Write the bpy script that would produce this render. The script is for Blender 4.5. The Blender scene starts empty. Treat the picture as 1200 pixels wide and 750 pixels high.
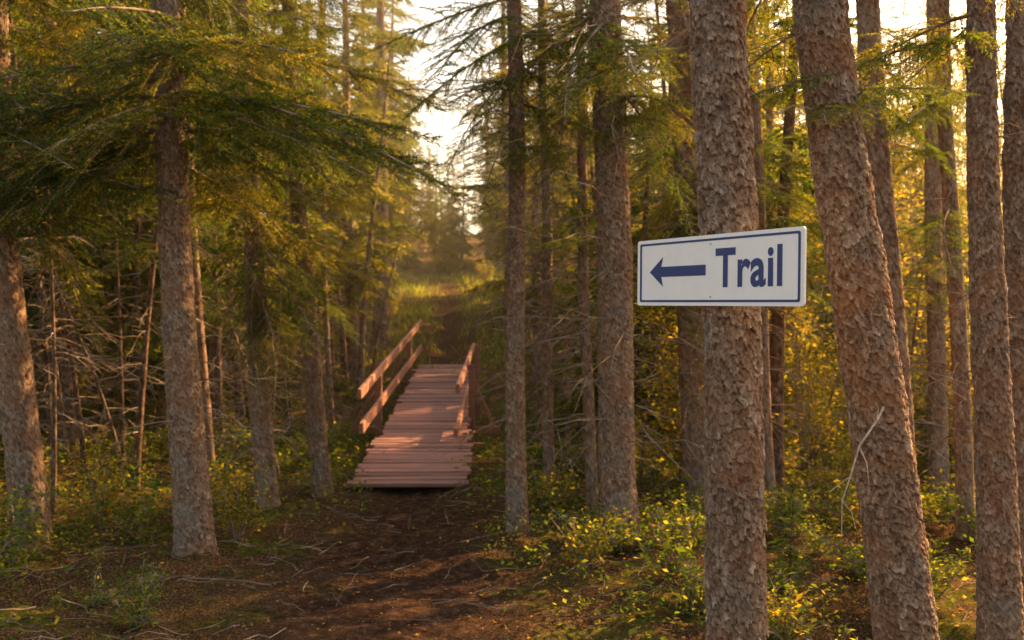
import bpy, math, numpy as np
from mathutils import Vector, Matrix
R = np.random.default_rng(7)
scene = bpy.context.scene
COL = scene.collection
SUN_AZ, SUN_EL = 50.0, 25.0

# ---------------------------------------------------------------- noise
def h2(i, j, s=0):
    n = (i.astype(np.int64)*374761393 + j.astype(np.int64)*668265263 + s*982451653) & 0xffffffff
    n = ((n ^ (n >> 13))*1274126177) & 0xffffffff
    n = (n ^ (n >> 16)) & 0xffffffff
    return n/4294967295.0
def vn(x, y, s=0):
    i = np.floor(x); j = np.floor(y); fx = x-i; fy = y-j
    fx = fx*fx*(3-2*fx); fy = fy*fy*(3-2*fy)
    return (h2(i, j, s)*(1-fx)+h2(i+1, j, s)*fx)*(1-fy)+(h2(i, j+1, s)*(1-fx)+h2(i+1, j+1, s)*fx)*fy
def fbm(x, y, o=4, s=0):
    r = 0; a = .5
    for k in range(o):
        r = r+a*(vn(x, y, s+k)-.5)*2; x = x*2.03+3.1; y = y*2.03+1.7; a *= .5
    return r
def worley(x, y, s=0):
    i = np.floor(x); j = np.floor(y)
    f1 = np.full(x.shape, 9.); f2 = np.full(x.shape, 9.); cid = np.zeros(x.shape); dy = np.zeros(x.shape)
    for a in (-1, 0, 1):
        for b in (-1, 0, 1):
            px = i+a+h2(i+a, j+b, s); py = j+b+h2(i+a, j+b, s+5)
            d = np.hypot(px-x, py-y); c = h2(i+a, j+b, s+9)
            m = d < f1
            f2 = np.where(m, f1, np.minimum(f2, d)); cid = np.where(m, c, cid); dy = np.where(m, (py-y)+(c-.5)*(px-x), dy); f1 = np.where(m, d, f1)
    return f1, f2, cid, dy

# ---------------------------------------------------------------- mesh helper
class Geo:
    def __init__(s): s.V = []; s.F = []; s.M = []; s.S = []; s.C = []; s.n = 0
    def add(s, V, F, mat=0, smooth=False, col=None):
        V = np.asarray(V, float).reshape(-1, 3); F = np.asarray(F, np.int64).reshape(-1, 3)
        s.V.append(V); s.F.append(F+s.n); s.n += len(V)
        s.M.append(np.full(len(F), mat)); s.S.append(np.full(len(F), smooth))
        if col is None: col = np.ones((len(V), 3))*.5
        col = np.broadcast_to(np.asarray(col, float), (len(V), 3)); s.C.append(col)
    def mesh(s, name, mats):
        V = np.concatenate(s.V); F = np.concatenate(s.F); m = len(F)
        me = bpy.data.meshes.new(name)
        me.vertices.add(len(V)); me.vertices.foreach_set('co', V.astype(np.float32).ravel())
        me.loops.add(3*m); me.loops.foreach_set('vertex_index', F.astype(np.int32).ravel())
        me.polygons.add(m); me.polygons.foreach_set('loop_start', np.arange(0, 3*m, 3, dtype=np.int32))
        me.polygons.foreach_set('material_index', np.concatenate(s.M).astype(np.int32))
        me.polygons.foreach_set('use_smooth', np.concatenate(s.S).astype(bool))
        for k in mats: me.materials.append(k)
        me.update(calc_edges=True)
        at = me.attributes.new('tint', 'FLOAT_COLOR', 'POINT')
        C = np.concatenate(s.C); C4 = np.ones((len(C), 4), np.float32); C4[:, :3] = C
        at.data.foreach_set('color', C4.ravel())
        return me
def obj(name, me, parent=None, loc=(0, 0, 0), rot=(0, 0, 0), sc=1.0):
    o = bpy.data.objects.new(name, me); COL.objects.link(o)
    o.location = loc; o.rotation_euler = rot; o.scale = (sc, sc, sc) if np.isscalar(sc) else sc
    if parent: o.parent = parent
    return o

def tube(P, r, sides=5):
    P = np.asarray(P, float); n = len(P); r = np.broadcast_to(r, (n,))
    T = np.gradient(P, axis=0); T /= np.linalg.norm(T, axis=1)[:, None]+1e-9
    ref = np.array([0, 0, 1.]) if abs(T[:, 2]).mean() < .8 else np.array([1., 0, 0])
    A = np.cross(T, ref); A /= np.linalg.norm(A, axis=1)[:, None]+1e-9
    B = np.cross(T, A)
    th = np.arange(sides)/sides*2*np.pi
    V = P[:, None]+r[:, None, None]*(A[:, None]*np.cos(th)[None, :, None]+B[:, None]*np.sin(th)[None, :, None])
    i = np.arange(n-1)[:, None]; j = np.arange(sides)[None]; k = (j+1) % sides
    a = i*sides+j; b = i*sides+k; c = (i+1)*sides+k; d = (i+1)*sides+j
    F = np.concatenate([np.stack([a, b, c], -1).reshape(-1, 3), np.stack([a, c, d], -1).reshape(-1, 3)])
    return V.reshape(-1, 3), F

# ---------------------------------------------------------------- materials
def newmat(name):
    m = bpy.data.materials.new(name); m.use_nodes = True
    nt = m.node_tree; nt.nodes.clear()
    out = nt.nodes.new('ShaderNodeOutputMaterial')
    return m, nt, out
def N(nt, t, **kw):
    n = nt.nodes.new(t)
    for k, v in kw.items(): setattr(n, k, v)
    return n
def ramp(nt, fac, stops):
    r = nt.nodes.new('ShaderNodeValToRGB'); e = r.color_ramp.elements
    while len(e) < len(stops): e.new(.5)
    for k, (p, c) in enumerate(stops):
        e[k].position = p; e[k].color = (*c, 1) if len(c) == 3 else c
    nt.links.new(fac, r.inputs[0]); return r.outputs[0]
def mixc(nt, f, a, b, mode='MIX'):
    m = nt.nodes.new('ShaderNodeMix'); m.data_type = 'RGBA'; m.blend_type = mode
    for s, v in ((0, f), (6, a), (7, b)):
        if hasattr(v, 'links'): nt.links.new(v, m.inputs[s])
        else: m.inputs[s].default_value = v if s == 0 else (*v, 1)
    return m.outputs[2]
def noise(nt, co, scale, detail=4, rough=.55):
    n = N(nt, 'ShaderNodeTexNoise'); n.inputs['Scale'].default_value = scale
    n.inputs['Detail'].default_value = detail; n.inputs['Roughness'].default_value = rough
    nt.links.new(co, n.inputs['Vector']); return n.outputs['Fac']
def principled(nt, out, col, rough=.9, bump=None, bs=.5, bd=.01, spec=.2):
    p = nt.nodes.new('ShaderNodeBsdfPrincipled'); L = nt.links
    if hasattr(col, 'links'): L.new(col, p.inputs['Base Color'])
    else: p.inputs['Base Color'].default_value = (*col, 1)
    p.inputs['Roughness'].default_value = rough
    p.inputs['Specular IOR Level'].default_value = spec
    if bump is not None:
        b = nt.nodes.new('ShaderNodeBump'); b.inputs['Strength'].default_value = bs; b.inputs['Distance'].default_value = bd
        L.new(bump, b.inputs['Height']); L.new(b.outputs[0], p.inputs['Normal'])
    L.new(p.outputs[0], out.inputs[0]); return p
def diffuse(nt, out, col, bump=None, bs=.5, bd=.01):
    p = nt.nodes.new('ShaderNodeBsdfDiffuse'); nt.links.new(col, p.inputs[0])
    if bump is not None:
        b = nt.nodes.new('ShaderNodeBump'); b.inputs['Strength'].default_value = bs; b.inputs['Distance'].default_value = bd
        nt.links.new(bump, b.inputs['Height']); nt.links.new(b.outputs[0], p.inputs['Normal'])
    nt.links.new(p.outputs[0], out.inputs[0])

def bark_near():
    m, nt, out = newmat('bark_scaly'); L = nt.links
    at = N(nt, 'ShaderNodeAttribute', attribute_name='tint')
    sep = nt.nodes.new('ShaderNodeSeparateColor'); L.new(at.outputs['Color'], sep.inputs[0])
    tc = N(nt, 'ShaderNodeTexCoord'); mp = N(nt, 'ShaderNodeMapping'); mp.inputs['Scale'].default_value = (1, 1, .55); L.new(tc.outputs['Object'], mp.inputs[0])
    n1 = noise(nt, mp.outputs[0], 90, 4, .75); n2 = noise(nt, tc.outputs['Object'], 4.5, 3)
    plate = ramp(nt, sep.outputs[1], [(0, (.13, .08, .055)), (.4, (.22, .15, .105)), (.75, (.33, .25, .19)), (1, (.50, .42, .34))])
    c = mixc(nt, ramp(nt, sep.outputs[0], [(0, (0, 0, 0)), (.5, (1, 1, 1))]), (.055, .028, .018), plate)
    c = mixc(nt, .85, c, ramp(nt, n1, [(.3, (.28, .25, .23)), (.5, (.85, .82, .8)), (.72, (1.55, 1.5, 1.45))]), 'MULTIPLY')
    c = mixc(nt, ramp(nt, n2, [(.50, (0, 0, 0)), (.66, (.5, .5, .5))]), c, (.25, .12, .06))
    c = mixc(nt, ramp(nt, n2, [(.30, (.55, .55, .55)), (.46, (0, 0, 0))]), c, (.19, .175, .15))
    diffuse(nt, out, c, n1, .9, .006); return m
def bark_far():
    m, nt, out = newmat('bark_rough'); L = nt.links
    tc = N(nt, 'ShaderNodeTexCoord'); mp = N(nt, 'ShaderNodeMapping'); mp.inputs['Scale'].default_value = (1, 1, .45)
    L.new(tc.outputs['Object'], mp.inputs[0])
    n1 = noise(nt, mp.outputs[0], 30, 3, .7)
    c = ramp(nt, n1, [(.3, (.05, .032, .022)), (.5, (.15, .10, .07)), (.72, (.32, .25, .19))])
    oi = N(nt, 'ShaderNodeObjectInfo')
    c = mixc(nt, .8, c, ramp(nt, oi.outputs['Random'], [(0, (.5, .42, .38)), (.6, (1, 1, 1)), (1, (1.6, 1.55, 1.5))]), 'MULTIPLY')
    diffuse(nt, out, c); return m
def twigmat():
    m, nt, out = newmat('dead_twig_wood')
    tc = N(nt, 'ShaderNodeTexCoord'); n1 = noise(nt, tc.outputs['Object'], 6, 1)
    diffuse(nt, out, ramp(nt, n1, [(.35, (.13, .085, .06)), (.65, (.36, .28, .21))])); return m
def leafmat(name, trans, tmul, rnd):
    m, nt, out = newmat(name); L = nt.links
    at = N(nt, 'ShaderNodeAttribute', attribute_name='tint'); c = at.outputs['Color']
    if rnd:
        oi = N(nt, 'ShaderNodeObjectInfo')
        c = mixc(nt, 1.0, c, ramp(nt, oi.outputs['Random'], [(0, (.65, .85, .95)), (.55, (1, 1, 1)), (1, (1.6, 1.25, .9))]), 'MULTIPLY')
    d = N(nt, 'ShaderNodeBsdfDiffuse'); L.new(c, d.inputs[0])
    t = N(nt, 'ShaderNodeBsdfTranslucent'); L.new(mixc(nt, 1.0, c, tmul, 'MULTIPLY'), t.inputs[0])
    mx = N(nt, 'ShaderNodeMixShader'); mx.inputs[0].default_value = trans
    L.new(d.outputs[0], mx.inputs[1]); L.new(t.outputs[0], mx.inputs[2])
    L.new(mx.outputs[0], out.inputs[0]); return m
BARKN = bark_near(); BARKF = bark_far(); TWIG = twigmat()
NEED = leafmat('spruce_needles', .5, (4.4, 2.8, .7), True)
LEAF = leafmat('broad_leaves', .5, (2.6, 1.95, .5), False)

# ---------------------------------------------------------------- terrain
def pathx(y):
    return np.interp(y, [-20, 0, 5, 9.4, 11.6, 20, 34, 60], [-.2, -.25, -.62, -.97, -1.03, -1.37, -2.0, -9.0])
def pathmask(x, y):
    w = np.interp(y, [0, 5, 9.4, 20, 60], [1.0, .85, .55, .4, .3])
    d = np.abs(x-pathx(y))+.45*fbm(x*1.6, y*1.6, 4, 40)
    return np.clip((w+.35-d)/.75, 0, 1)*np.clip((50-y)/20, 0, 1)
def H(x, y):
    x = np.asarray(x, float); y = np.asarray(y, float)
    yy = y+.0*x
    rise = np.interp(yy, [-50, 9, 12, 16, 18.5, 20, 32, 60, 400], [0, 0, .1, .25, .5, .62, 2.4, 6.8, 16])
    side = np.interp(x, [1, 9, 40], [1, .5, .3])
    z = rise*side-.45*np.exp(-((yy-14.5)/2.6)**2)
    pm = pathmask(x, yy)
    big = fbm(x*.35, yy*.35, 3, 3)*.16*np.clip((np.abs(x-pathx(yy))-.8)/2, 0, 1)
    sm = fbm(x*2.2, yy*2.2, 4, 11)*.12*(1-.7*pm)+fbm(x*9, yy*9, 3, 21)*.028
    return z+big+sm-.035*pm
def axis(lo, hi, d0, d1, step, grow=1.12):
    a = list(np.arange(d0, d1, step)); s = step; v = a[-1]
    while v < hi: s *= grow; v += s; a.append(v)
    s = step; v = d0; b = []
    while v > lo: s *= grow; v -= s; b.append(v)
    return np.array(b[::-1]+a)
gx = axis(-350, 350, -6, 6, .04, 1.06); gy = axis(-60, 420, 3.5, 11, .04, 1.04)
X, Y = np.meshgrid(gx, gy); Z = H(X, Y)
nx, ny = len(gx), len(gy)
i = np.arange(ny-1)[:, None]; j = np.arange(nx-1)[None]
a = i*nx+j; F = np.concatenate([np.stack([a, a+1, a+nx+1], -1).reshape(-1, 3), np.stack([a, a+nx+1, a+nx], -1).reshape(-1, 3)])
g = Geo(); pm = pathmask(X, Y)
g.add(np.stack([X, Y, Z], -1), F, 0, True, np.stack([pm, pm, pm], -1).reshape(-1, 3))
m, nt, out = newmat('forest_floor_soil'); L = nt.links
at = N(nt, 'ShaderNodeAttribute', attribute_name='tint'); ge = N(nt, 'ShaderNodeNewGeometry'); co = ge.outputs['Position']
nA = noise(nt, co, 1.6, 3, .65); nB = noise(nt, co, 14, 4, .7); nC = noise(nt, co, 80, 4, .75)
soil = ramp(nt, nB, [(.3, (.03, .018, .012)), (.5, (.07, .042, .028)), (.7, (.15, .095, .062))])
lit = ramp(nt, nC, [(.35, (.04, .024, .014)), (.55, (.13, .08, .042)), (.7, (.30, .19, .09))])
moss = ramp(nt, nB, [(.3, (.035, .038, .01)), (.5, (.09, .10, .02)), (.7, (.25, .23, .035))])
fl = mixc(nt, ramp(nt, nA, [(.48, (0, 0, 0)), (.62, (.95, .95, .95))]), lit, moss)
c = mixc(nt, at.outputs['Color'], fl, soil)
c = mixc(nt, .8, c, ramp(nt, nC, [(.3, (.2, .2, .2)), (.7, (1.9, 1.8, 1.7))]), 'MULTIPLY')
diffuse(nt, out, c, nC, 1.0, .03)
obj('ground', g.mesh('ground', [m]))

# ---------------------------------------------------------------- spruce boughs
NG = np.array([(.020, .052, .022), (.032, .070, .026), (.052, .088, .027), (.095, .115, .030)])
def twiglets(L, rng, droop):
    S = []; D = []; Ln = []; tubes = []
    ss = np.linspace(0, L, 9)
    def P(s): return np.array([s, .06*L*math.sin(3*s/L+droop*9), -droop*L*(s/L)**1.6])
    tubes.append((np.array([P(s) for s in ss]), np.linspace(.011, .002, 9)*L**.5, 4))
    s = .08*L
    while s < L:
        for sd in (-1, 1):
            if rng.random() < .12: continue
            a = math.radians(rng.uniform(42, 66)); ln = min((.5*(L-s)+.08)*rng.uniform(.6, 1.1), .55)
            d = np.array([math.cos(a), sd*math.sin(a), rng.uniform(-.6, .05)]); d /= np.linalg.norm(d)
            b = P(s); sag = rng.uniform(.1, .8)
            u = np.arange(.02, ln, .03)+rng.uniform(-.006, .006)
            if len(u) < 1: continue
            pts = b+d*u[:, None]; pts[:, 2] -= sag*u**2
            dd = np.tile(d, (len(u), 1)); dd[:, 2] -= 2*sag*u; dd /= np.linalg.norm(dd, axis=1)[:, None]
            S.append(pts); D.append(dd); Ln.append(np.full(len(u), .04))
            side = np.cross(dd, [0, 0, 1.]);
            for q in (-1, 1):
                t = dd*.72+side*q*.68+rng.normal(0, .16, dd.shape); t /= np.linalg.norm(t, axis=1)[:, None]
                S.append(pts); D.append(t); Ln.append(rng.uniform(.03, .10, len(u))*np.clip((ln-u)/.12, .35, 1))
            e = b+d*ln; e[2] -= sag*ln**2; mid = b+d*ln*.5; mid[2] -= sag*ln**2*.25
            tubes.append((np.array([b, mid, e]), np.array([.0035, .0025, .001]), 3))
        s += rng.uniform(.04, .07)
    return np.concatenate(S), np.concatenate(D), np.concatenate(Ln), tubes
def perp(D, rng):
    r = rng.normal(size=D.shape); p = np.cross(D, r); return p/(np.linalg.norm(p, axis=1)[:, None]+1e-9)
def bough_geo(L, rng, droop, fine):
    S, D, Ln, tubes = twiglets(L, rng, droop); g = Geo()
    for (P, r, sd) in tubes[:1 if not fine else None]:
        V, F = tube(P, r, sd); g.add(V, F, 0)
    if fine:
        k = np.maximum((Ln/.0062).astype(int), 4); idx = np.repeat(np.arange(len(S)), k)
        t = rng.random(len(idx)); p = S[idx]+D[idx]*(Ln[idx]*t)[:, None]
        n = perp(D[idx], rng); d = D[idx]*.62+n*.78; nl = rng.uniform(.014, .022, len(idx))
        w = np.cross(d, D[idx]); w /= np.linalg.norm(w, axis=1)[:, None]+1e-9; w *= .0021
        V = np.stack([p-w, p+w, p+d*nl[:, None]], 1).reshape(-1, 3)
    else:
        keep = rng.random(len(S)) < .7; S, D, Ln = S[keep], D[keep], Ln[keep]
        n = perp(D, rng)*(.008+Ln*.07)[:, None]
        V = np.stack([S-n, S+n, S+D*(Ln*1.3+.02)[:, None]], 1).reshape(-1, 3)
    nn = len(V)//3; cc = NG[rng.integers(4, size=nn)]*rng.uniform(.75, 1.25, (nn, 1))
    g.add(V, np.arange(len(V)).reshape(-1, 3), 1, False, np.repeat(cc, 3, 0))
    return g
FINE = [bough_geo(l, R, d, True).mesh('spruce_bough', [TWIG, NEED]) for l, d in
        ((1.5, .2), (1.2, .3), (1.7, .35), (1.0, .2), (1.3, .55))]
def pack(g): return np.concatenate(g.V), np.concatenate(g.F), np.concatenate(g.M), np.concatenate(g.C)
COARSE = [pack(bough_geo(l, R, d, False)) for l, d in ((1.4, .3), (1.2, .4), (1.5, .2), (1.3, .5))]

def dead_twigs(g, cx, z0, z1, n, rng, lmax=.9, mat=2, rad=.006):
    for _ in range(n):
        z = rng.uniform(z0, z1); az = rng.uniform(0, 2*np.pi); ln = rng.uniform(.25, 1)*lmax
        c = cx(z); u = np.linspace(0, 1, 6); dr = rng.uniform(-.1, .8)
        d = np.array([math.cos(az), math.sin(az), 0])
        k = rng.normal(0, .04*ln, (6, 3))*u[:, None]
        P = c+d*(u*ln)[:, None]+k; P[:, 2] += -dr*ln*u**1.7+.1*ln*u
        V, F = tube(P, np.linspace(rad, .0015, 6), 3); g.add(V, F, mat)
        for _ in range(rng.integers(2, 7)):
            q = rng.integers(1, 5); a2 = az+rng.uniform(-1, 1); l2 = ln*rng.uniform(.2, .5)
            e = P[q]+np.array([math.cos(a2), math.sin(a2), rng.uniform(-.9, .1)])*l2
            mm = (P[q]+e)/2+rng.normal(0, .03*l2, 3)
            V, F = tube(np.array([P[q], mm, e]), np.array([rad*.5, rad*.35, .001]), 3); g.add(V, F, mat)
def rotm(az, pitch, roll=0):
    return np.array(Matrix.Rotation(az, 3, 'Z') @ Matrix.Rotation(-pitch, 3, 'Y') @ Matrix.Rotation(roll, 3, 'X'))
def tree_mesh(name, rng, Ht, r0, z0, Lmax, per_m, ntw, lean=.3, twl=.9, sides=12):
    g = Geo(); ph = rng.uniform(0, 6); lx, ly = rng.normal(0, lean, 2)
    def cx(z): return np.array([lx*(z/Ht)**1.3+.04*math.sin(z*.9+ph), ly*(z/Ht)**1.3+.04*math.cos(z*.7+ph), z])
    zs = np.concatenate([[-.3, 0, .15, .4], np.linspace(.8, Ht, 22)])
    P = np.array([cx(max(z, 0)) if z >= 0 else cx(0)+[0, 0, z] for z in zs])
    r = r0*np.clip(1-zs/Ht, .03, 1)**.75*(1+.5*np.exp(-np.clip(zs, 0, 9)/.18))
    V, F = tube(P, r, sides); V[:, :2] += (fbm(V[:, 2]*6, V[:, 0]*20+V[:, 1]*13, 3, 2)*r0*.12)[:, None]
    g.add(V, F, 0, True)
    dead_twigs(g, cx, .4, min(z0+2.5, Ht-1), ntw, rng, twl)
    z = z0
    while z < Ht-.1:
        f = (z-z0)/(Ht-z0); ln = Lmax*((1-f)**.75*.95+.06)*rng.uniform(.65, 1.15)*min(1, .55+f*4)
        BV, BF, BM, BC = COARSE[rng.integers(len(COARSE))]; sc = ln/1.35
        M = rotm(rng.uniform(0, 2*np.pi), math.radians(-12+f*40+rng.normal(0, 9)), rng.normal(0, .25))
        V = (BV*sc*np.array([1, 1.15, 1])) @ M.T+cx(z)
        g.add(V, BF, 1, False, BC*rng.uniform(.75, 1.3)); g.M[-1] = np.where(BM == 1, 1, 2)
        z += 1/(per_m*(1 if z < 6.5 else .5))*rng.uniform(.5, 1.5)
    return g.mesh(name, [BARKF, NEED, TWIG])
R2 = np.random.default_rng(21)
TALL = [tree_mesh('spruce_tree', R2, h, r, z0, lm, pm_, 28, twl=1.1) for h, r, z0, lm, pm_ in
        ((10, .13, 1.7, 1.5, 9), (11.5, .15, 2.4, 1.6, 8), (9, .11, 1.3, 1.3, 9), (12, .14, 3.0, 1.6, 8))]
YOUNG = [tree_mesh('young_spruce', R2, h, r, z0, lm, 12, 8, .15, .4) for h, r, z0, lm in ((5, .05, .5, .95), (3.2, .035, .15, .8), (6, .06, .8, 1.0))]
THIN = [tree_mesh('slender_spruce', R2, h, r, z0, lm, 6, 44, .5, .8) for h, r, z0, lm in ((8, .05, 2.3, .8), (7, .035, 2.6, .7), (8.5, .065, 2.0, .9))]
POLE = [tree_mesh('dead_sapling', R2, h, r, z0, lm, 3, 46, .7, .55, 7) for h, r, z0, lm in ((5.5, .028, 3.8, .5), (4.5, .02, 3.4, .4), (6.5, .034, 4.2, .5), (3.2, .016, 2.7, .3))]

# leaves
def leaf_quads(P, size, rng, flat=.5):
    n = len(P); d = rng.normal(size=(n, 3)); d[:, 2] *= flat; d /= np.linalg.norm(d, axis=1)[:, None]
    up = rng.normal(0, .5, (n, 3)); up[:, 2] += 1
    w = np.cross(d, up); w /= np.linalg.norm(w, axis=1)[:, None]+1e-9
    s = np.broadcast_to(size, (n,))[:, None]
    nn = np.cross(w, d)
    V = np.stack([P, P+d*s*.5+w*s*.3+nn*s*.08, P+d*s, P+d*s*.5-w*s*.3+nn*s*.08], 1).reshape(-1, 3)
    b = np.arange(n)*4; F = np.concatenate([np.stack([b, b+1, b+2], -1), np.stack([b, b+2, b+3], -1)])
    return V, F
PAL_G = np.array([(.05, .10, .024), (.08, .14, .03), (.125, .18, .034), (.19, .21, .038)])
PAL_Y = np.array([(.12, .17, .03), (.20, .23, .038), (.28, .27, .042), (.31, .24, .035)])
PAL_D = np.array([(.24, .14, .06), (.16, .09, .045), (.30, .21, .08), (.11, .062, .035), (.28, .20, .13)])
def pick(pal, n, rng, rep=4):
    c = pal[rng.integers(len(pal), size=n)]*rng.uniform(.7, 1.2, (n, 1)); return np.repeat(c, rep, 0)
def shrub_mesh(name, rng, h, w, nst, nl, pal, ls):
    g = Geo()
    for _ in range(nst):
        az = rng.uniform(0, 6.28); o = rng.uniform(.2, 1)*w; hh = h*rng.uniform(.6, 1.05); u = np.linspace(0, 1, 7)
        P = np.stack([math.cos(az)*o*u**1.3, math.sin(az)*o*u**1.3, hh*u], -1)+rng.normal(0, .02*h, (7, 3))*u[:, None]
        V, F = tube(P, np.linspace(.009, .002, 7)*max(1, h/2), 4); g.add(V, F, 0)
        for _ in range(9):
            q = rng.uniform(.2, 1); b = np.array([np.interp(q, u, P[:, k]) for k in range(3)])
            e = b+rng.normal(0, .16, 3)*h**.8*.7*(1.2-q)+[0, 0, .05*h]
            V, F = tube(np.array([b, (b+e)/2+rng.normal(0, .02, 3), e]), np.array([.004, .003, .001]), 3); g.add(V, F, 0)
            n = max(1, int(nl/nst/9)); t = rng.random((n, 1))**.7
            Q = b+(e-b)*t+rng.normal(0, .06*h**.6, (n, 3))
            V, F = leaf_quads(Q, rng.uniform(.6, 1.2, n)*ls, rng); g.add(V, F, 1, False, pick(pal, n, rng))
    return g.mesh(name, [TWIG, LEAF])
SHRUB = [shrub_mesh('shrub', R2, 1.6, .8, 10, 1500, PAL_Y, .05), shrub_mesh('shrub', R2, 1.0, .6, 9, 1100, PAL_G, .05),
         shrub_mesh('shrub', R2, 2.4, .9, 9, 2200, PAL_Y, .055), shrub_mesh('shrub', R2, .7, .5, 8, 800, PAL_Y, .045)]
LOWG = [shrub_mesh('shrub', R2, .45, .4, 9, 420, PAL_G, .045), shrub_mesh('shrub', R2, .3, .45, 10, 380, PAL_G, .04), shrub_mesh('shrub', R2, .6, .4, 8, 480, PAL_G, .05), shrub_mesh('shrub', R2, .4, .4, 9, 420, PAL_Y, .045)]
ASPEN = [shrub_mesh('aspen_tree', R2, 8.0, 1.5, 7, 4600, PAL_Y, .085), shrub_mesh('aspen_tree', R2, 5.5, 1.3, 6, 3600, PAL_Y, .08)]

# ---------------------------------------------------------------- near trees
def near_tree(name, pts, r0, r1, Ht, segs, step, seed, zb, nb, Lb, ntw, cell=.021, tz=(.5, 3.6), az=None, twl=.7, zt=5.2):
    rng = np.random.default_rng(seed)
    bx, by = pts[0]; gz = float(H(bx, by))-.12
    zk = [-.5, 0]+[p[2] for p in pts[1:]]; xk = [bx, bx]+[p[0] for p in pts[1:]]; yk = [by, by]+[p[1] for p in pts[1:]]
    sx = (xk[-1]-xk[-2])/(zk[-1]-zk[-2]); sy = (yk[-1]-yk[-2])/(zk[-1]-zk[-2])
    zk.append(Ht); xk.append(xk[-1]+sx*(Ht-zk[-2])*.5); yk.append(yk[-1]+sy*(Ht-zk[-2])*.5)
    zz = np.linspace(-.5, Ht, 200); xs = np.interp(zz, zk, xk); ys = np.interp(zz, zk, yk)
    ker = np.ones(15)/15; xs = np.convolve(np.pad(xs, 7, 'edge'), ker, 'valid'); ys = np.convolve(np.pad(ys, 7, 'edge'), ker, 'valid')
    xs += .012*np.sin(zz*1.7+seed)
    def cx(z): return np.array([np.interp(z, zz, xs), np.interp(z, zz, ys), z])
    zr = np.concatenate([np.arange(gz, 4.6, step), np.linspace(4.65, Ht, 40)])
    th = np.arange(segs)/segs*2*np.pi
    ZZ, TH = np.meshgrid(zr, th, indexing='ij')
    rad = np.where(ZZ < 3.8, r0+(r1-r0)*np.clip(ZZ, 0, 9)/3.8, r1*np.clip((Ht-ZZ)/(Ht-3.8), .05, 1)**.8)
    rad = rad*(1+.38*np.exp(-np.clip(ZZ-gz, 0, 9)/.16)*(1+.3*np.sin(TH*3+seed)))
    U = (TH*r0); wx = fbm(U*45+seed, ZZ*38, 3, 8)*.75; wy = fbm(U*45+seed+9, ZZ*38, 3, 18)*.75
    f1, f2, cid, dy = worley(U/cell+wx+seed*3, ZZ/(cell*1.7)+wy, 31); edge = np.clip((f2-f1)*2.2, 0, 1)
    f1b, f2b, cidb, dyb = worley(U/cell*2.1+wx*2, ZZ/(cell*.9)+wy*2+seed, 77); e2 = np.clip((f2b-f1b)*2.5, 0, 1)
    disp = edge**.5*.0045+dy*.006+(cid-.5)*.0035+e2*.0017+dyb*.0025+fbm(U*70, ZZ*45+seed, 3, 5)*.0035+fbm(U*9, ZZ*7+seed, 3, 25)*.010*(r0/.1)
    rad = rad+disp*min(1, r0/.09)
    CX = np.interp(ZZ, zz, xs); CY = np.interp(ZZ, zz, ys)
    V = np.stack([CX+rad*np.sin(TH), CY+rad*np.cos(TH), ZZ], -1)
    n = len(zr); i = np.arange(n-1)[:, None]; j = np.arange(segs)[None]; k = (j+1) % segs
    a = i*segs+j; b = i*segs+k; c = (i+1)*segs+k; d = (i+1)*segs+j
    F = np.concatenate([np.stack([a, c, b], -1).reshape(-1, 3), np.stack([a, d, c], -1).reshape(-1, 3)])
    e = bpy.data.objects.new(name, None); COL.objects.link(e); e.location = (bx, by, 0)
    g = Geo(); off = np.array([bx, by, 0])
    g.add(V.reshape(-1, 3)-off, F, 0, True, np.stack([edge*.7+e2*.3, np.clip(.5+(cid-.5)*.5+(cidb-.5)*.3+dy*.35, 0, 1), edge], -1).reshape(-1, 3))
    obj('trunk', g.mesh('trunk', [BARKN]), e)
    if ntw:
        g = Geo(); dead_twigs(g, lambda z: cx(z)-off, tz[0], tz[1], ntw, rng, twl, 0, .005)
        obj('dead_twigs', g.mesh('dead_twigs', [TWIG]), e)
    for q in range(nb):
        z = zb+(zt-zb)*(q/nb)
        A = rng.uniform(0, 2*np.pi) if az is None else math.radians(rng.uniform(*az))
        f = max(0, (z-zb)/(Ht-zb)); me = FINE[rng.integers(len(FINE))]
        obj('bough', me, e, tuple(cx(z)-off), (rng.normal(0, .2), -math.radians(-8+25*f+rng.normal(0, 8)), A), Lb/1.4*(1-.4*f)*rng.uniform(.7, 1.1))
    return e, cx, off
NT = near_tree
t1 = NT('spruce_tree', [(-3.41, 7.05), (-3.62, 7.05, 2.36)], .125, .085, 9.5, 64, .02, 1, 2.3, 24, 1.8, 20)
t2 = NT('spruce_tree', [(-2.17, 6.8), (-2.39, 6.8, 3.8)], .122, .085, 10, 80, .012, 2, 2.75, 22, 1.8, 24, zt=5)
t3 = NT('spruce_tree', [(.04, 7.47), (.02, 7.5, 3.9)], .075, .052, 8, 56, .014, 3, 2.9, 13, 1.0, 60, tz=(.5, 4.5), zt=5)
t4 = NT('spruce_tree', [(.80, 7.3), (.69, 7.3, 3.9)], .13, .112, 10, 88, .012, 4, 3.1, 12, 1.3, 90, tz=(.6, 4.5), twl=1.2, zt=5)
NT('spruce_tree', [(.835, 3.61), (.772, 3.58, 1.78), (.735, 3.58, 2.8)], .104, .09, 9, 150, .0045, 5, 3.3, 3, 1.2, 3, tz=(2.5, 3.4), zt=4.5)
t6 = NT('spruce_tree', [(1.59, 3.9), (1.337, 3.9, 1.85), (1.21, 3.9, 2.85)], .118, .088, 9, 150, .0045, 6, 3.2, 3, 1.2, 8, tz=(.7, 3.2), twl=.4, zt=4.5)
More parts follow.
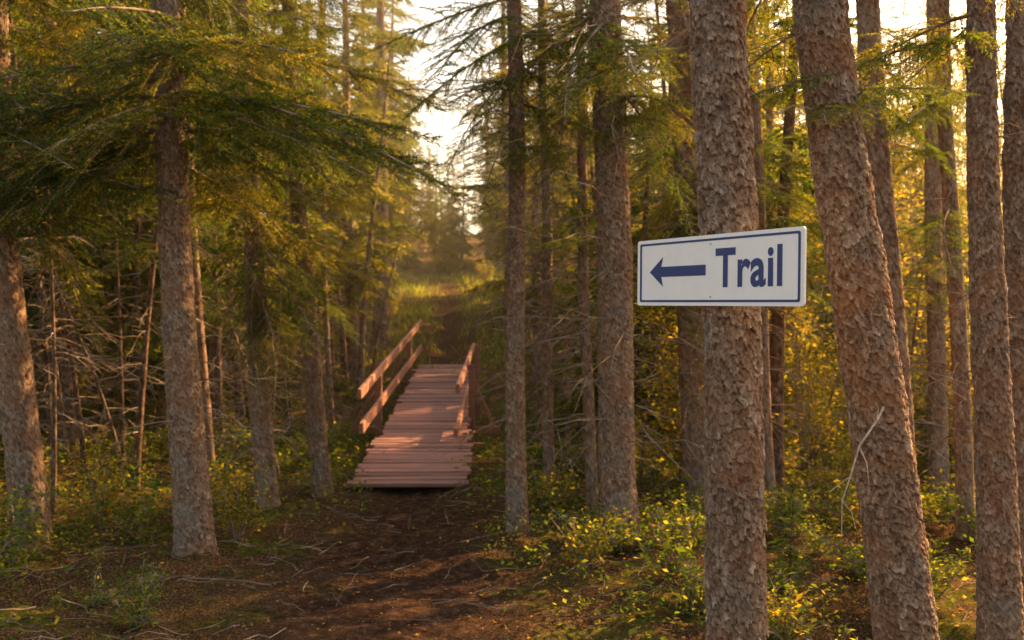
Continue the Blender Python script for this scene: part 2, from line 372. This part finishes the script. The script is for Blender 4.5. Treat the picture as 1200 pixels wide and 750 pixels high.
t7 = NT('spruce_tree', [(2.25, 4.6), (2.21, 4.6, 1.5), (2.17, 4.6, 3)], .092, .045, 8, 96, .007, 7, 3.0, 3, 1.0, 12, twl=.5, zt=4.5)
NT('spruce_tree', [(2.60, 5.0), (2.58, 5.0, 3)], .11, .09, 9, 88, .009, 8, 3.2, 3, 1.1, 8, twl=.5, zt=4.5)
t9 = NT('spruce_tree', [(1.64, 8.7), (1.45, 8.7, 4.4)], .12, .10, 10, 48, .02, 9, 2.4, 15, 1.4, 60, tz=(.6, 4.5), twl=1.1)
t10 = NT('spruce_tree', [(-2.08, 8.5), (-2.27, 8.5, 3.1)], .09, .065, 9, 48, .02, 10, 2.1, 22, 1.4, 40)
t11 = NT('spruce_tree', [(-1.72, 9.1), (-1.96, 9.1, 2.6)], .085, .055, 9, 48, .02, 11, 2.2, 22, 1.3, 40)
NT('spruce_tree', [(2.78, 7.0), (2.5, 7.0, 3.85)], .09, .075, 9, 48, .02, 12, 2.5, 9, 1.1, 40)
NT('spruce_tree', [(3.85, 9.0), (3.8, 9.0, 4)], .08, .06, 9, 40, .025, 13, 1.9, 11, 1.2, 36)
NT('slender_spruce', [(.66, 8.3), (.56, 8.4, 4)], .048, .035, 8, 32, .03, 14, 2.3, 12, .8, 60)
NT('slender_spruce', [(.37, 9.6), (.3, 9.6, 4)], .055, .04, 8, 32, .03, 16, 2.1, 14, .9, 60)
NT('spruce_tree', [(-2.96, 22.5), (-2.96, 22.5, 6)], .19, .16, 12, 32, .05, 15, 4.5, 16, 2.2, 12, tz=(2, 6), zt=9.5)
NT('slender_spruce', [(3.25, 7.1), (3.1, 7.1, 3)], .06, .045, 8, 40, .025, 18, 2.4, 7, 1.0, 36)
NT('slender_spruce', [(-3.05, 10), (-3.3, 10, 4)], .06, .045, 8, 32, .03, 20, 1.8, 18, 1.1, 44)
NT('slender_spruce', [(2.15, 8.3), (2.0, 8.3, 4)], .055, .04, 8, 32, .03, 22, 2.2, 10, 1.0, 50)
def bough_at(T, z, azd, pitch, L, k):
    e, cx, off = T; me = FINE[k]; base = (1.5, 1.2, 1.7, 1.0, 1.3)[k]
    obj('bough', me, e, tuple(cx(z)-off), (0.1, -math.radians(pitch), math.radians(azd)), L/base)
bough_at(t10, 2.15, -55, -45, 1.3, 4); bough_at(t10, 2.3, -35, -30, 1.2, 1); bough_at(t10, 2.0, -70, -50, 1.1, 2); bough_at(t10, 1.9, -40, -55, 1.0, 0)
for z, a_, p, l, k in ((2.9, 10, 5, 1.8, 0), (3.05, -30, 0, 1.7, 2), (3.1, 190, 0, 1.7, 0), (2.95, 150, -10, 1.5, 1), (3.3, -80, 5, 1.6, 0), (3.5, 20, 10, 1.9, 2), (3.35, 230, 0, 1.7, 2), (2.75, 200, -15, 1.4, 3), (3.2, 60, 0, 1.8, 1), (3.15, -10, 0, 1.9, 0), (3.4, -45, 8, 1.8, 2), (2.85, 175, -5, 1.6, 2)):
    bough_at(t2, z, a_, p, l, k)
for z, a_, p, l, k in ((2.7, -20, 0, 1.6, 0), (2.9, -50, 5, 1.6, 2), (2.5, -5, -5, 1.4, 1)): bough_at(t1, z, a_, p, l, k)
bough_at(t6, 2.55, 200, -5, .45, 3); bough_at(t6, 2.75, 120, 0, .7, 3); bough_at(t6, 2.5, -20, 5, .5, 3); bough_at(t6, 2.45, 250, -5, .4, 1)
for z, a_, p, l, k in ((3.7, 200, -20, 1.0, 1), (3.5, 170, -30, .9, 4), (3.9, 240, -15, 1.3, 2), (3.3, 20, -30, 1.0, 4), (4.0, 190, -10, 1.2, 0)):
    bough_at(t3, z, a_, p, l, k)
for z, a_, p, l, k in ((3.6, 215, -35, 1.3, 4), (3.8, 250, -25, 1.3, 1), (3.4, -30, -35, 1.2, 4), (3.9, 180, -25, 1.4, 2), (3.7, -80, -20, 1.3, 0), (3.5, 10, -25, 1.3, 2)):
    bough_at(t4, z, a_, p, l, k)
bough_at(t7, 2.9, 200, 0, .9, 1); bough_at(t7, 3.0, 120, 5, .9, 3)
bough_at(t9, 2.7, -60, -30, 1.2, 4); bough_at(t9, 2.5, 200, -35, 1.1, 1); bough_at(t9, 2.1, -80, -35, .9, 4)

g = Geo(); P = np.array([(1.42, 3.80, 1.27), (1.36, 3.72, 1.22), (1.29, 3.70, 1.13), (1.25, 3.68, 1.02), (1.22, 3.68, .93), (1.215, 3.67, .80)])-np.array([1.59, 3.9, 0])
V, F = tube(P, np.array([.006, .0045, .004, .0032, .0025, .0015]), 6); g.add(V, F)
for q, e in ((2, (.03, -.02, -.14)), (3, (-.07, .02, -.06)), (4, (.05, 0, -.1)), (1, (-.02, -.05, .08))):
    V, F = tube(np.array([P[q], P[q]+np.array(e)*.5+[.01, 0, .01], P[q]+np.array(e)]), np.array([.0028, .002, .001]), 4); g.add(V, F)
m, nt, out = newmat('pale_dead_wood'); tc = N(nt, 'ShaderNodeTexCoord')
diffuse(nt, out, ramp(nt, noise(nt, tc.outputs['Object'], 40), [(.3, (.25, .19, .14)), (.7, (.55, .46, .37))]))
obj('dead_branch', g.mesh('dead_branch', [m]), t6[0])

# ---------------------------------------------------------------- scattered forest
rs = np.random.default_rng(99); placed = [(x, y) for x, y in ((-3.4, 7), (-2.2, 6.8), (0, 7.5), (.8, 7.3), (1.6, 8.7), (-2.1, 8.5), (-1.7, 9.1), (2.8, 7), (3.85, 9), (.66, 8.3), (.37, 9.6), (3.2, 7.1), (-3, 10), (2.1, 8.3), (-2.96, 22.5))]
def put(name, me, x, y, s=1.0, sink=.03):
    obj(name, me, None, (x, y, float(H(x, y))-sink), (rs.normal(0, .03), rs.normal(0, .03), rs.uniform(0, 6.28)), s)
for x, y, k in ((-3.0, 18.6, 0), (-3.5, 26, 3), (.45, 18.5, 2), (-.1, 25.5, 1), (-4.2, 29, 1), (.2, 30, 3)):
    placed.append((x, y)); put('spruce_tree', TALL[k], x, y)
def scatter(name, meshes, n, xr, yr, dmin, corr, s0=.85, s1=1.15, sink=.03, cond=None):
    c = 0; t = 0
    while c < n and t < n*60:
        t += 1; x = rs.uniform(*xr); y = rs.uniform(*yr)
        if abs(x) > y*.64+1.2: continue
        if abs(x+.07*y+(.3 if y < 14 else 0)) < corr+.01*y: continue
        if cond and not cond(x, y): continue
        if any((x-a)**2+(y-b)**2 < dmin**2 for a, b in placed): continue
        if dmin > .3: placed.append((x, y))
        put(name, meshes[rs.integers(len(meshes))], x, y, rs.uniform(s0, s1), sink); c += 1
def insun(x, y): return abs(math.degrees(math.atan2(x-.5, y-5.5))-SUN_AZ) < 20
nosun = lambda x, y: not insun(x, y) or rs.random() < .1
scatter('spruce_tree', TALL, 38, (-16, -1.9), (10.5, 30), 1.25, 1.2, .75, 1.2)
scatter('spruce_tree', TALL, 16, (.2, 14), (12, 32), 1.8, 1.5, .75, 1.2, cond=nosun)
scatter('slender_spruce', THIN, 44, (-12, -1.8), (8.5, 24), .45, 1.0, .7, 1.2)
scatter('slender_spruce', THIN, 26, (.4, 12), (8.5, 24), .5, 1.1, .7, 1.2, cond=nosun)
scatter('dead_sapling', POLE, 84, (-9, -1.6), (7.6, 22), .0, .9, .7, 1.3)
scatter('dead_sapling', POLE, 48, (.3, 9), (8.2, 22), .0, .8, .7, 1.3)
scatter('young_spruce', YOUNG, 28, (-12, -1.8), (9.0, 26), .8, 1.2)
scatter('young_spruce', YOUNG, 20, (.8, 12), (9.5, 26), .8, 1.5, cond=nosun)
scatter('aspen_tree', ASPEN, 32, (1.5, 16), (11, 30), .7, 1.5, cond=nosun)
scatter('aspen_tree', ASPEN, 5, (-10, -1), (22, 34), .8, 1.3)
scatter('shrub', SHRUB, 84, (1.2, 14), (7.4, 22), .0, 1.2)
scatter('shrub', SHRUB[1:2]*2+SHRUB[3:], 84, (-9, 9), (7.0, 32), .0, .9)
scatter('shrub', LOWG, 160, (-8, 8), (4.6, 18), .0, .75, .5, 1.1, cond=lambda x, y: float(pathmask(x, y)) < .1)
scatter('shrub', LOWG, 40, (1.2, 5), (4.4, 8), .0, .75, .4, .9)
scatter('young_spruce', YOUNG[1:2], 26, (-7, 7), (5.8, 16), .3, 1.1, .15, .45, cond=lambda x, y: float(pathmask(x, y)) < .1)
scatter('shrub', SHRUB[1:2]+SHRUB[3:], 24, (-5, 1.5), (21, 36), .0, .0, cond=lambda x, y: abs(x-float(pathx(y))) > 1.0)
def mass(name, meshes, n, seed, cond, rr):
    e = bpy.data.objects.new(name, None); COL.objects.link(e); r_ = np.random.default_rng(seed); c = 0
    while c < n:
        x = r_.uniform(-50, 50); y = r_.uniform(*rr)
        if abs(x) > y*.66 or not cond(x, y): continue
        obj('tree', meshes[r_.integers(len(meshes))], e, (x, y, float(H(x, y))-.1), (0, 0, r_.uniform(0, 6.28)), r_.uniform(.85, 1.2)); c += 1
mass('distant_forest', TALL+YOUNG, 110, 5, lambda x, y: x < -.07*y-1.5 or (x > -.07*y+1.5 and x < .2*y), (30, 60))
mass('distant_forest', TALL+ASPEN*2, 38, 6, lambda x, y: .2*y < x < .55*y, (32, 60))
mass('distant_thicket', YOUNG*2+SHRUB, 50, 7, lambda x, y: abs(x+.07*y) < 4, (38, 60))

# ---------------------------------------------------------------- undergrowth and litter
ru = np.random.default_rng(5)
def sample(n, xr, yr, f):
    x = ru.uniform(*xr, n*4); y = ru.uniform(*yr, n*4); k = ru.random(n*4) < f(x, y); return x[k][:n], y[k][:n]
off = lambda x, y: (1-pathmask(x, y))
g = Geo()
dens = lambda x, y: off(x, y)**1.5*np.clip(vn(x*.9, y*.9, 60)*2.8-.75, .07, 1)*np.clip(1.5-y/25, .2, 1)
x, y = sample(13000, (-9, 10), (3.2, 24), dens)
np_ = len(x); k = ru.integers(5, 14, np_); idx = np.repeat(np.arange(np_), k); n = len(idx)
sz = (ru.uniform(.5, 1.3, np_)+(ru.random(np_) < .12)*.7)[idx]; az = ru.uniform(0, 6.28, n); rr = ru.uniform(.01, .1, n)*sz; hh = ru.uniform(.02, .2, n)*sz
Pp = np.stack([x[idx]+np.cos(az)*rr, y[idx]+np.sin(az)*rr, H(x[idx], y[idx])+hh], -1)
V, F = leaf_quads(Pp, ru.uniform(.02, .044, n)*sz, ru, .35)
isg = (vn(x*.7+9, y*.7, 70)+np.where(x > 1, -.1, .2))[idx] > .4
c = np.where(isg[:, None], PAL_G[ru.integers(4, size=n)], PAL_Y[ru.integers(4, size=n)]*.9)*ru.uniform(.7, 1.2, (n, 1))
g.add(V, F, 0, False, np.repeat(c, 4, 0)); obj('ground_plants', g.mesh('ground_plants', [LEAF]))
g = Geo(); x, y = sample(34000, (-10, 11), (3.2, 38), lambda x, y: off(x, y)**2*np.clip(vn(x*.8+5, y*.8, 90)*2.4-.8+(y > 20)*.6, .04, 1))
n = len(x); hgt = ru.uniform(.03, .14, n)*np.clip(y/10, .7, 2.2); a_ = ru.uniform(0, 6.28, n); w = ru.uniform(.002, .005, n)*np.clip(y/8, .7, 3)
z = H(x, y)-.01; dx, dy = np.cos(a_)*w, np.sin(a_)*w; b = ru.normal(0, .5, (n, 2))*hgt[:, None]
V = np.stack([np.stack([x-dx, y-dy, z], -1), np.stack([x+dx, y+dy, z], -1), np.stack([x+b[:, 0], y+b[:, 1], z+hgt], -1)], 1).reshape(-1, 3)
c = PAL_G[ru.integers(4, size=n)]*1.3
g.add(V, np.arange(3*n).reshape(-1, 3), 0, False, np.repeat(c, 3, 0)); obj('grass', g.mesh('grass', [LEAF]))
g = Geo(); x, y = sample(48000, (-8, 9), (3.2, 16), lambda x, y: .4+.6*off(x, y)); n = len(x)
V, F = leaf_quads(np.stack([x, y, H(x, y)+ru.uniform(.004, .02, n)], -1), ru.uniform(.008, .03, n), ru, .12)
g.add(V, F, 0, False, pick(PAL_D, n, ru)); obj('fallen_leaves', g.mesh('fallen_leaves', [LEAF]))
g = Geo(); x, y = sample(4200, (-7, 8), (3.2, 14), lambda x, y: .3+.7*off(x, y))
for q in range(len(x)):
    a_ = ru.uniform(0, 6.28); ln = ru.uniform(.05, .4)*(1 if ru.random() < .95 else 2.0); u = np.linspace(-.5, .5, 5)
    px = x[q]+math.cos(a_)*ln*u+ru.normal(0, .02*ln, 5); py = y[q]+math.sin(a_)*ln*u+ru.normal(0, .06*ln, 5)
    V, F = tube(np.stack([px, py, H(px, py)+.012+ru.uniform(0, .05)*(u+.5)], -1), ru.uniform(.001, .003)*(1+ln)*np.linspace(1, .5, 5), 4); g.add(V, F)
obj('fallen_twigs', g.mesh('fallen_twigs', [TWIG]))

# ---------------------------------------------------------------- footbridge
def wood(name, base, var):
    m, nt, out = newmat(name); L = nt.links
    tc = N(nt, 'ShaderNodeTexCoord'); at = N(nt, 'ShaderNodeAttribute', attribute_name='tint')
    mp = N(nt, 'ShaderNodeMapping'); mp.inputs['Scale'].default_value = (2, 40, 40); L.new(tc.outputs['Object'], mp.inputs[0])
    n1 = noise(nt, mp.outputs[0], 1.5, 5, .6); n2 = noise(nt, tc.outputs['Object'], 3, 4, .6)
    c = ramp(nt, n1, [(.3, tuple(.55*b for b in base)), (.6, base), (.8, tuple(min(1, 1.3*b) for b in base))])
    c = mixc(nt, ramp(nt, n2, [(.48, (0, 0, 0)), (.7, (var, var, var))]), c, (.17, .115, .095))
    c = mixc(nt, 1.0, c, at.outputs['Color'], 'MULTIPLY')
    principled(nt, out, c, .7, n1, .4, .004, .3); return m
DECK = wood('red_stained_planks', (.37, .175, .135), .75); RAIL = wood('red_stained_rail', (.40, .175, .11), .4)
bridge = bpy.data.objects.new('wooden_footbridge', None); COL.objects.link(bridge)
def boardbox(g, p0, p1, wdt, thk, up=(0, 0, 1), tint=1., bev=.006):
    p0 = np.array(p0, float); p1 = np.array(p1, float); d = p1-p0; l = np.linalg.norm(d); d /= l
    up = np.array(up, float); s = np.cross(d, up); s /= np.linalg.norm(s); u = np.cross(s, d)
    prof = []
    hw, ht = wdt/2, thk/2
    for (a, b) in ((-1, -1), (1, -1), (1, 1), (-1, 1)):
        prof.append([(a*(hw-bev), b*ht), (a*hw, b*(ht-bev))])
    ring = [prof[0][1], prof[0][0], prof[1][0], prof[1][1], prof[2][1], prof[2][0], prof[3][0], prof[3][1]]
    V = [p0+s*a+u*b for a, b in ring]+[p1+s*a+u*b for a, b in ring]+[p0, p1]
    F = []
    for k in range(8):
        q = (k+1) % 8; F += [(k, q, 8+q), (k, 8+q, 8+k), (16, q, k), (17, 8+k, 8+q)]
    g.add(V, F, 0, False, np.ones((18, 3))*tint)
rb = np.random.default_rng(3)
cxy = lambda y: np.interp(y, [9.4, 11.6, 20.2], [-.975, -1.03, -1.37])
dz = lambda y: np.interp(y, [9.4, 11.7, 20.2], [.05, .23, .68])
g = Geo(); y = 9.45
while y < 20.2:
    w = .145; hw = .52+rb.normal(0, .012)+(.03 if y < 11.5 else 0)
    x0 = float(cxy(y)); z = float(dz(y))+rb.normal(0, .003); sk = rb.normal(0, .014)
    slope = .078 if y < 11.65 else .053
    boardbox(g, (x0-hw+rb.normal(0, .02), y-sk, z), (x0+hw+rb.normal(0, .02), y+sk, z+rb.normal(0, .004)), w-.018, .038, (0, -slope, 1), rb.uniform(.55, 1.25))
    y += w
obj('deck_planks', g.mesh('deck_planks', [DECK]), bridge)
g = Geo()
for o in (-.42, .42):
    boardbox(g, (float(cxy(9.5))+o, 9.5, -.045), (float(cxy(11.7))+o, 11.7, .23-.10), .05, .13, tint=.6)
    boardbox(g, (float(cxy(11.7))+o, 11.7, .23-.105), (float(cxy(20.1))+o, 20.1, .68-.105), .05, .16, tint=.6)
obj('stringers', g.mesh('stringers', [DECK]), bridge)
g = Geo()
lx = lambda y: -1.62-.028*(y-10.6)
rx = lambda y: -.46-.020*(y-10.6)
boardbox(g, (lx(10.55), 10.55, .81), (lx(20.9), 20.9, 1.55), .045, .11)
boardbox(g, (lx(10.7), 10.7, .43), (lx(20.9), 20.9, 1.02), .045, .12)
boardbox(g, (-.60, 11.0, .84), (-.60, 15.6, 1.19), .045, .10)
boardbox(g, (-.62, 10.9, .36), (-.62, 15.6, .71), .045, .10)
obj('handrails', g.mesh('handrails', [RAIL]), bridge)
g = Geo()
for yy in (13.1, 18.5):
    zt = .81+(yy-10.55)*.0715; d0 = float(dz(yy)); rr_ = -.60+.068 if yy < 15 else rx(yy)
    boardbox(g, (lx(yy)-.068, yy, d0-.35), (lx(yy)-.068, yy, zt+.04), .09, .09, (0, 1, 0), .85)
    boardbox(g, (lx(yy)-.45, yy+.07, d0-.16), (rx(yy)+.35, yy+.07, d0-.16), .05, .1, tint=.8)
    boardbox(g, (lx(yy)-.42, yy+.07, d0-.14), (lx(yy)-.11, yy+.07, zt-.25), .045, .07, (0, 1, 0), .9)
    if yy < 15:
        boardbox(g, (rr_, yy, d0-.35), (rr_, yy, zt+.02), .075, .075, (0, 1, 0), .85)
        boardbox(g, (rx(yy)+.28, yy+.07, d0-.14), (rr_+.03, yy+.07, zt-.18), .04, .06, (0, 1, 0), .9)
boardbox(g, (-.532, 15.4, .1), (-.532, 15.4, 1.2), .075, .075, (0, 1, 0), .85)
boardbox(g, (-1.75, 11.9, float(dz(11.9))-.16), (-.3, 11.9, float(dz(11.9))-.16), .05, .1, tint=.7)
obj('posts_and_braces', g.mesh('posts_and_braces', [RAIL]), bridge)

# ---------------------------------------------------------------- trail sign
W, HH = .903, .25
A0 = np.array([.491, 3.9, 1.657]); B0 = np.array([.909, 3.1, 1.6425])
ex = Vector(B0-A0).normalized(); nz = Vector((ex.y, -ex.x, 0)).normalized()
nz = -nz if nz.x > 0 else nz
ez = nz.cross(ex).normalized()
if ez.z < 0: ez = -ez
M = Matrix((ex, ez, nz)).transposed().to_4x4(); M.translation = Vector(A0)
sign = bpy.data.objects.new('trail_sign', None); COL.objects.link(sign); sign.matrix_world = M
def rrect(x0, y0, x1, y1, r, n=6):
    P = []
    for cx_, cy_, a in ((x1-r, y0+r, -90), (x1-r, y1-r, 0), (x0+r, y1-r, 90), (x0+r, y0+r, 180)):
        for k in range(n+1):
            t = math.radians(a+90*k/n); P.append((cx_+r*math.cos(t), cy_+r*math.sin(t)))
    return np.array(P)
def slab(P, z0, z1):
    n = len(P); c = P.mean(0)
    V = [(*p, z1) for p in P]+[(*p, z0) for p in P]+[(*c, z1), (*c, z0)]; F = []
    for k in range(n):
        q = (k+1) % n; F += [(2*n, k, q), (2*n+1, n+q, n+k), (k, n+k, n+q), (k, n+q, q)]
    return V, F
def plainmat(name, base, rough, dirt):
    m, nt, out = newmat(name); tc = N(nt, 'ShaderNodeTexCoord')
    n1 = noise(nt, tc.outputs['Object'], 9, 6, .7); c = mixc(nt, ramp(nt, n1, [(.45, (0, 0, 0)), (.8, (dirt, dirt, dirt))]), base, tuple(b*.6 for b in base))
    principled(nt, out, c, rough, n1, .03, .002, .5); return m
WHITE = plainmat('white_sign_paint', (.86, .85, .84), .4, .25); BLUE = plainmat('blue_sign_paint', (.012, .035, .17), .4, .2)
g = Geo(); V, F = slab(rrect(0, 0, W, HH, .012), -.008, 0); g.add(V, F); obj('sign_board', g.mesh('sign_board', [WHITE]), sign)
g = Geo(); o_ = rrect(.018, .013, W-.016, HH-.013, .008); i_ = rrect(.030, .021, W-.027, HH-.021, .005); n = len(o_)
V = [(*p, .0012) for p in o_]+[(*p, .0012) for p in i_]; F = []
for k in range(n): q = (k+1) % n; F += [(k, q, n+q), (k, n+q, n+k)]
g.add(V, F); obj('border', g.mesh('border', [BLUE]), sign)
g = Geo(); xt, xh, xe, cy = .083, .168, .420, .127
g.add([(xt, cy, .0012), (xh, cy-.056, .0012), (xh-.012, cy-.019, .0012), (xe, cy-.019, .0012), (xe, cy+.019, .0012), (xh-.012, cy+.019, .0012), (xh, cy+.056, .0012)],
      [(0, 1, 2), (0, 2, 5), (0, 5, 6), (2, 3, 4), (2, 4, 5)])
obj('arrow', g.mesh('arrow', [BLUE]), sign)
cu = bpy.data.curves.new('lettering', 'FONT'); cu.body = 'Trail'; cu.offset = .026; cu.extrude = 0.0; cu.space_character = 1.06
to = bpy.data.objects.new('tmp', cu); COL.objects.link(to); bpy.context.view_layer.update()
me = bpy.data.meshes.new_from_object(to.evaluated_get(bpy.context.evaluated_depsgraph_get())); bpy.data.objects.remove(to)
co = np.zeros(len(me.vertices)*3); me.vertices.foreach_get('co', co); co = co.reshape(-1, 3)
mn, mx = co.min(0), co.max(0)
co[:, 0] = .474+(co[:, 0]-mn[0])/(mx[0]-mn[0])*.332; co[:, 1] = .063+(co[:, 1]-mn[1])/(mx[1]-mn[1])*.137; co[:, 2] = .0012
me.vertices.foreach_set('co', co.ravel()); me.update(); me.materials.clear(); me.materials.append(BLUE); obj('lettering', me, sign)
mS, nt, out = newmat('screw_metal'); principled(nt, out, (.5, .49, .47), .4)
g = Geo()
for yy in (.032, .218):
    th = np.arange(12)/12*2*np.pi; P = np.stack([.447+.004*np.cos(th), yy+.004*np.sin(th)], -1); V, F = slab(P, 0.0005, .003); g.add(V, F)
obj('screws', g.mesh('screws', [mS]), sign)

# ---------------------------------------------------------------- evening haze (real scattering volume between the trees)
m, nt, out = newmat('haze_volume')
vs = N(nt, 'ShaderNodeVolumeScatter'); vs.inputs['Color'].default_value = (1, .88, .65, 1); vs.inputs['Density'].default_value = .003; vs.inputs['Anisotropy'].default_value = .6
nt.links.new(vs.outputs[0], out.inputs['Volume'])
x0, x1, y0, y1, z0, z1 = -60, 60, 7.8, 80, -4, 12
V = [(x, y, z) for z in (z0, z1) for y in (y0, y1) for x in (x0, x1)]
F = [(0, 2, 3), (0, 3, 1), (4, 5, 7), (4, 7, 6), (0, 1, 5), (0, 5, 4), (2, 6, 7), (2, 7, 3), (0, 4, 6), (0, 6, 2), (1, 3, 7), (1, 7, 5)]
g = Geo(); g.add(V, F); obj('haze', g.mesh('haze', [m]))

# ---------------------------------------------------------------- light, sky, camera
w = bpy.data.worlds.new('World'); scene.world = w; w.use_nodes = True; nt = w.node_tree
bg = nt.nodes['Background']; sky = nt.nodes.new('ShaderNodeTexSky'); sky.sky_type = 'NISHITA'; sky.sun_disc = False
sky.sun_elevation = math.radians(SUN_EL); sky.sun_rotation = math.radians(SUN_AZ); sky.dust_density = 4; sky.air_density = 1.2; sky.ozone_density = .6
WB = (3.05, 2.55, 2.1)   # white balance and exposure of the photograph, applied to sky and sun alike
wb = mixc(nt, 1.0, sky.outputs[0], WB, 'MULTIPLY')
nt.links.new(wb, bg.inputs[0]); bg.inputs[1].default_value = .15
sl = bpy.data.lights.new('sun', 'SUN'); sl.energy = 5; sl.angle = math.radians(.5); sl.color = (1.5*WB[0], 1.04*WB[1], .5*WB[2])
so = bpy.data.objects.new('sun', sl); COL.objects.link(so)
az, el = math.radians(SUN_AZ), math.radians(SUN_EL)
d = Vector((math.sin(az)*math.cos(el), math.cos(az)*math.cos(el), math.sin(el)))
so.rotation_euler = d.to_track_quat('Z', 'Y').to_euler()
cam = bpy.data.cameras.new('camera'); cam.lens = 35; cam.sensor_width = 36; cam.clip_end = 2000; cam.clip_start = .05
cam.dof.use_dof = True; cam.dof.focus_distance = 3.6; cam.dof.aperture_fstop = 3.8
co_ = bpy.data.objects.new('camera', cam); COL.objects.link(co_); co_.location = (0, 0, 1.6); co_.rotation_euler = (math.radians(90), 0, 0)
scene.camera = co_
scene.view_settings.view_transform = 'Standard'; scene.view_settings.look = 'None'; scene.view_settings.exposure = 0
